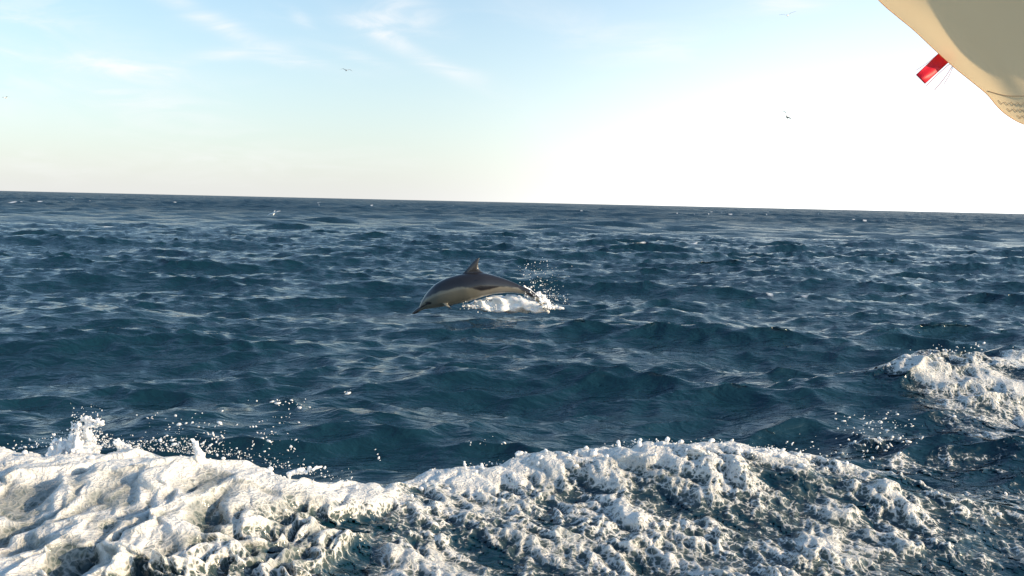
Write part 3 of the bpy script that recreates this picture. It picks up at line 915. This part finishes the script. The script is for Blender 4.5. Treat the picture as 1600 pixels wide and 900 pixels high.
root = bpy.data.objects.new('sail', None); COL.objects.link(root)
root.location = at(1500, 60, SY)
tag(root, 'cream sail bulging into the top right corner, half of it shaded', 'sail')
NE, NSs = 190, 110
edge = dense(EDGE, NE)
SHADE = [(1100, -340), (1330, -120), (1395, -62), (1450, 0), (1478, 26), (1511, 58), (1531, 86), (1560, 117), (1594, 149), (1640, 176), (1700, 180), (1790, 172), (1950, 140), (2150, 85), (2400, -15)]
V = []
inn = Vector((.62, -.78))                      # image direction from the edge into the sail (up and right)
SEAM = [(1500, 116), (1543, 142), (1570, 149), (1594, 150), (1640, 148), (1700, 140), (1790, 120)]


def sail_pt(px, py, s_px, wid_px, off=0.0):
    s_m = s_px * SY / F_PX; w_m = max(wid_px, 6) * SY / F_PX
    q_m = ((px - 1450) * .719 - py * .695) * SY / F_PX
    d = float(depth_curve(s_m, w_m, q_m)) - off
    wob = .008 * math.sin(px * .021 + 1.1) * math.sin(py * .017) + .006 * math.sin(s_px * .075 + 2.2 * math.sin(px * .012)) * math.exp(-s_px / 60)
    q = at(px, py, SY + d + wob)
    return q - root.location


def width_at(e):
    # distance from the edge point along `inn` to the line where the cloth turns
    best = 60
    for a, b_ in zip(SHADE[:-1], SHADE[1:]):
        a = Vector(a); b2 = Vector(b_); d = b2 - a
        den = inn.x * (-d.y) + inn.y * d.x
        if abs(den) < 1e-9: continue
        w_ = a - e
        s_ = (w_.x * (-d.y) + w_.y * d.x) / den; u_ = (inn.x * w_.y - inn.y * w_.x) / den
        if -.001 <= u_ <= 1.001 and s_ > 0: return s_
    return best


wd = [width_at(e) for e in edge]
wd = [sum(wd[max(0, i - 6):i + 7]) / len(wd[max(0, i - 6):i + 7]) for i in range(NE)]
for e, w_ in zip(edge, wd):
    for j in range(NSs):
        s = (j / (NSs - 1)) ** 1.3 * 760
        q = e + inn * s
        V.append(sail_pt(q.x, q.y, s, w_))
me = np_mesh('cloth', np.array([v[:] for v in V]), grid_quads(NE, NSs))
cl = link('cloth', me, M_SAIL, root)
# bolt rope along the edge
def tube(pts, r, name, mat, parent, n=8):
    vs, fs = [], []
    for i, p_ in enumerate(pts):
        d = (pts[min(i + 1, len(pts) - 1)] - pts[max(i - 1, 0)]).normalized()
        u = d.cross(Vector((0, 1, 0.01))).normalized(); w_ = d.cross(u)
        for j in range(n):
            a = 2 * math.pi * j / n; vs.append(p_ + (u * math.cos(a) + w_ * math.sin(a)) * r)
    for i in range(len(pts) - 1):
        for j in range(n): fs.append((i * n + j, i * n + (j + 1) % n, (i + 1) * n + (j + 1) % n, (i + 1) * n + j))
    return link(name, np_mesh(name, np.array([v[:] for v in vs]), np.array(fs)), mat, parent)


tube([sail_pt(e.x, e.y, 0, w_) for e, w_ in zip(edge, wd)], .0015, 'edge_hem', M_SAIL, root)
# seam with zigzag stitching near the lower corner
def local_s(p):
    ds = [(p - e).length for e in edge]; i = ds.index(min(ds)); e = edge[i]
    # project along inn
    best = None
    for e, w_ in zip(edge, wd):
        d = p - e; s = d.dot(inn); perp = (d - inn * s).length
        if best is None or perp < best[0]: best = (perp, s, w_)
    return best[1], best[2]


def on_sail(p, off):
    s, w_ = local_s(p); return sail_pt(p.x, p.y, max(s, 0), w_, off)


sm = dense(SEAM[1:], 60)
tube([on_sail(p, .002) for p in sm], .0010, 'seam', M_STITCH, root, 6)
for k, (dy, ln, x0_) in enumerate(((11, 40, 1560), (21, 30, 1574), (31, 20, 1590))):
    zz_ = []
    for i in range(ln):
        x_ = x0_ + i * 5
        yb = np.interp(x_, [p[0] for p in SEAM], [p[1] for p in SEAM])
        zz_.append(on_sail(Vector((x_, yb + dy + (4 if i % 2 else -1))), .0022))
    tube(zz_, .0007, 'stitching', M_STITCH, root, 5)

# red ribbon streaming from the sail edge
M_RED, t, o = new_mat('red_ribbon')
p = principled(t, (.85, .015, .045, 1), .5)
tr = t.nodes.new('ShaderNodeBsdfTranslucent'); tr.inputs[0].default_value = (.95, .02, .05, 1)
mx = t.nodes.new('ShaderNodeMixShader'); mx.inputs[0].default_value = .35
t.links.new(p.outputs[0], mx.inputs[1]); t.links.new(tr.outputs[0], mx.inputs[2]); t.links.new(mx.outputs[0], o.inputs[0])
M_PINK, t, o = new_mat('pale_red_thread')
p = principled(t, (.75, .22, .26, 1), .6)
t.links.new(p.outputs[0], o.inputs[0])
rb = bpy.data.objects.new('streamer', None); COL.objects.link(rb); rb.location = at(1474, 91, SY)
tag(rb, 'short red ribbon streaming from the edge of the cream sail', 'streamer')
A, B, C_, Dd = Vector((1471, 79)), Vector((1487, 93)), Vector((1445, 131)), Vector((1431, 117))
V = []
for i in range(24):
    for j in range(12):
        f, g = i / 23, j / 11
        q = A.lerp(B, g).lerp(Dd.lerp(C_, g), f)
        dpt = .012 * math.sin(f * 5.0 + .4) * (.3 + f) + .006 * math.sin(g * 5 + f * 2)
        V.append(at(q.x, q.y, SY + .035 * (1 - f) - .004 + dpt) - rb.location)
rm = link('ribbon', np_mesh('ribbon', np.array([v[:] for v in V]), grid_quads(24, 12)), M_RED, rb)
md = rm.modifiers.new('thick', 'SOLIDIFY'); md.thickness = .0008
for pts, r in ((((1466, 84), (1448, 99), (1431, 110)), .0007), (((1484, 100), (1470, 112), (1447, 134)), .0009), (((1488, 103), (1480, 116), (1471, 128), (1460, 141)), .0010), (((1489, 104), (1483, 118), (1475, 131)), .0008)):
    pp = dense([(a, b_) for a, b_ in pts], 14)
    tube([at(q.x, q.y, SY + .002) - rb.location for q in pp], r, 'thread', M_PINK, rb, 6)

# ------------------------------------------------------------------ gulls
M_GULL, t, o = new_mat('white_feathers'); p = principled(t, (.75, .75, .74, 1), .7); t.links.new(p.outputs[0], o.inputs[0])
M_WING, t, o = new_mat('grey_wing_feathers'); p = principled(t, (.78, .79, .80, 1), .7); t.links.new(p.outputs[0], o.inputs[0])


def loft(stations, n=10):
    """stations: (x, z, half height, half width)"""
    vs, fs = [], []
    for (x, z, h, w_) in stations:
        for j in range(n):
            a = 2 * math.pi * j / n; vs.append((x, math.sin(a) * w_, z + math.cos(a) * h))
    for i in range(len(stations) - 1):
        for j in range(n): fs.append((i * n + j, i * n + (j + 1) % n, (i + 1) * n + (j + 1) % n, (i + 1) * n + j))
    return np.array(vs), np.array(fs)


def wing_mesh(inner, outer, sgn):
    """bent wing along y; inner/outer = dihedral angles of arm and hand"""
    vs = []
    y = z = 0.0
    n = 14
    for i in range(n):
        f = i / (n - 1); ang = inner if f < .42 else inner + (outer - inner) * min((f - .42) / .2, 1)
        if i: y += math.cos(ang) * .62 / (n - 1); z += math.sin(ang) * .62 / (n - 1)
        lead = .05 + .05 * math.sin(min(f / .45, 1) * math.pi / 2) - .17 * max(f - .42, 0) * 1.1
        chord = .155 * (1 - f ** 2.2) + .012
        for c_, th in ((0, 0), (.25, .012), (.6, .008), (1, 0)):
            vs.append((-lead + c_ * chord, sgn * y, z + th * (1 - f * .6)))
        for c_, th in ((.6, -.002), (.25, -.006)):
            vs.append((-lead + c_ * chord, sgn * y, z + th))
    fs = []
    for i in range(n - 1):
        for j in range(6): fs.append((i * 6 + j, i * 6 + (j + 1) % 6, (i + 1) * 6 + (j + 1) % 6, (i + 1) * 6 + j))
    return np_mesh('wing', np.array(vs), np.array(fs))


def gull(px, py, Y, rot, inner, outer, label, size=1.0, wing_mat=None):
    r_ = bpy.data.objects.new('gull', None); COL.objects.link(r_)
    v, f_ = loft([(-.26, 0, .004, .004), (-.235, .0, .012, .012), (-.20, .006, .032, .03), (-.16, .004, .036, .034), (-.11, 0, .05, .05), (-.02, -.005, .062, .062), (.08, 0, .048, .05), (.16, .006, .024, .034), (.24, .01, .008, .045), (.27, .01, .004, .05)])
    link('body', np_mesh('body', v, f_), M_GULL, r_)
    for s in (-1, 1):
        ii, oo = (inner, outer) if not isinstance(inner, tuple) else (inner[0 if s < 0 else 1], outer[0 if s < 0 else 1])
        w_ = link('wing', wing_mesh(ii, oo, s), wing_mat or M_WING, r_); w_.location = (-.03, s * .03, .03)
    r_.location = at(px, py, Y); r_.rotation_euler = rot; r_.scale = (size,) * 3
    tag(r_, label, 'gull', 'gulls flying over the sea')
    return r_


gull(1231, 24, 75, (R(-8), R(-12), R(62)), R(22), R(6), 'pale gull with raised wings high in the sky near the top edge')
gull(541, 110, 92, (R(4), R(5), R(110)), R(16), R(-24), 'gull with arched wings gliding in the blue sky above the dolphin')
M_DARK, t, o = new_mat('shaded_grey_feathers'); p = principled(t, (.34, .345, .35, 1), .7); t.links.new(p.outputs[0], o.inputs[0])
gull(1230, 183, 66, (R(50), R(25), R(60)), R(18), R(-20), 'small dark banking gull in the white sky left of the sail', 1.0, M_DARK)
gull(9, 153, 130, (R(-6), R(0), R(70)), R(24), R(-10), 'tiny gull at the far left edge of the sky')
gull(428, 333, 72, (R(-25), R(-45), R(84)), R(10), R(-16), 'white gull skimming low over the sea just under the horizon', 1.0, M_GULL)
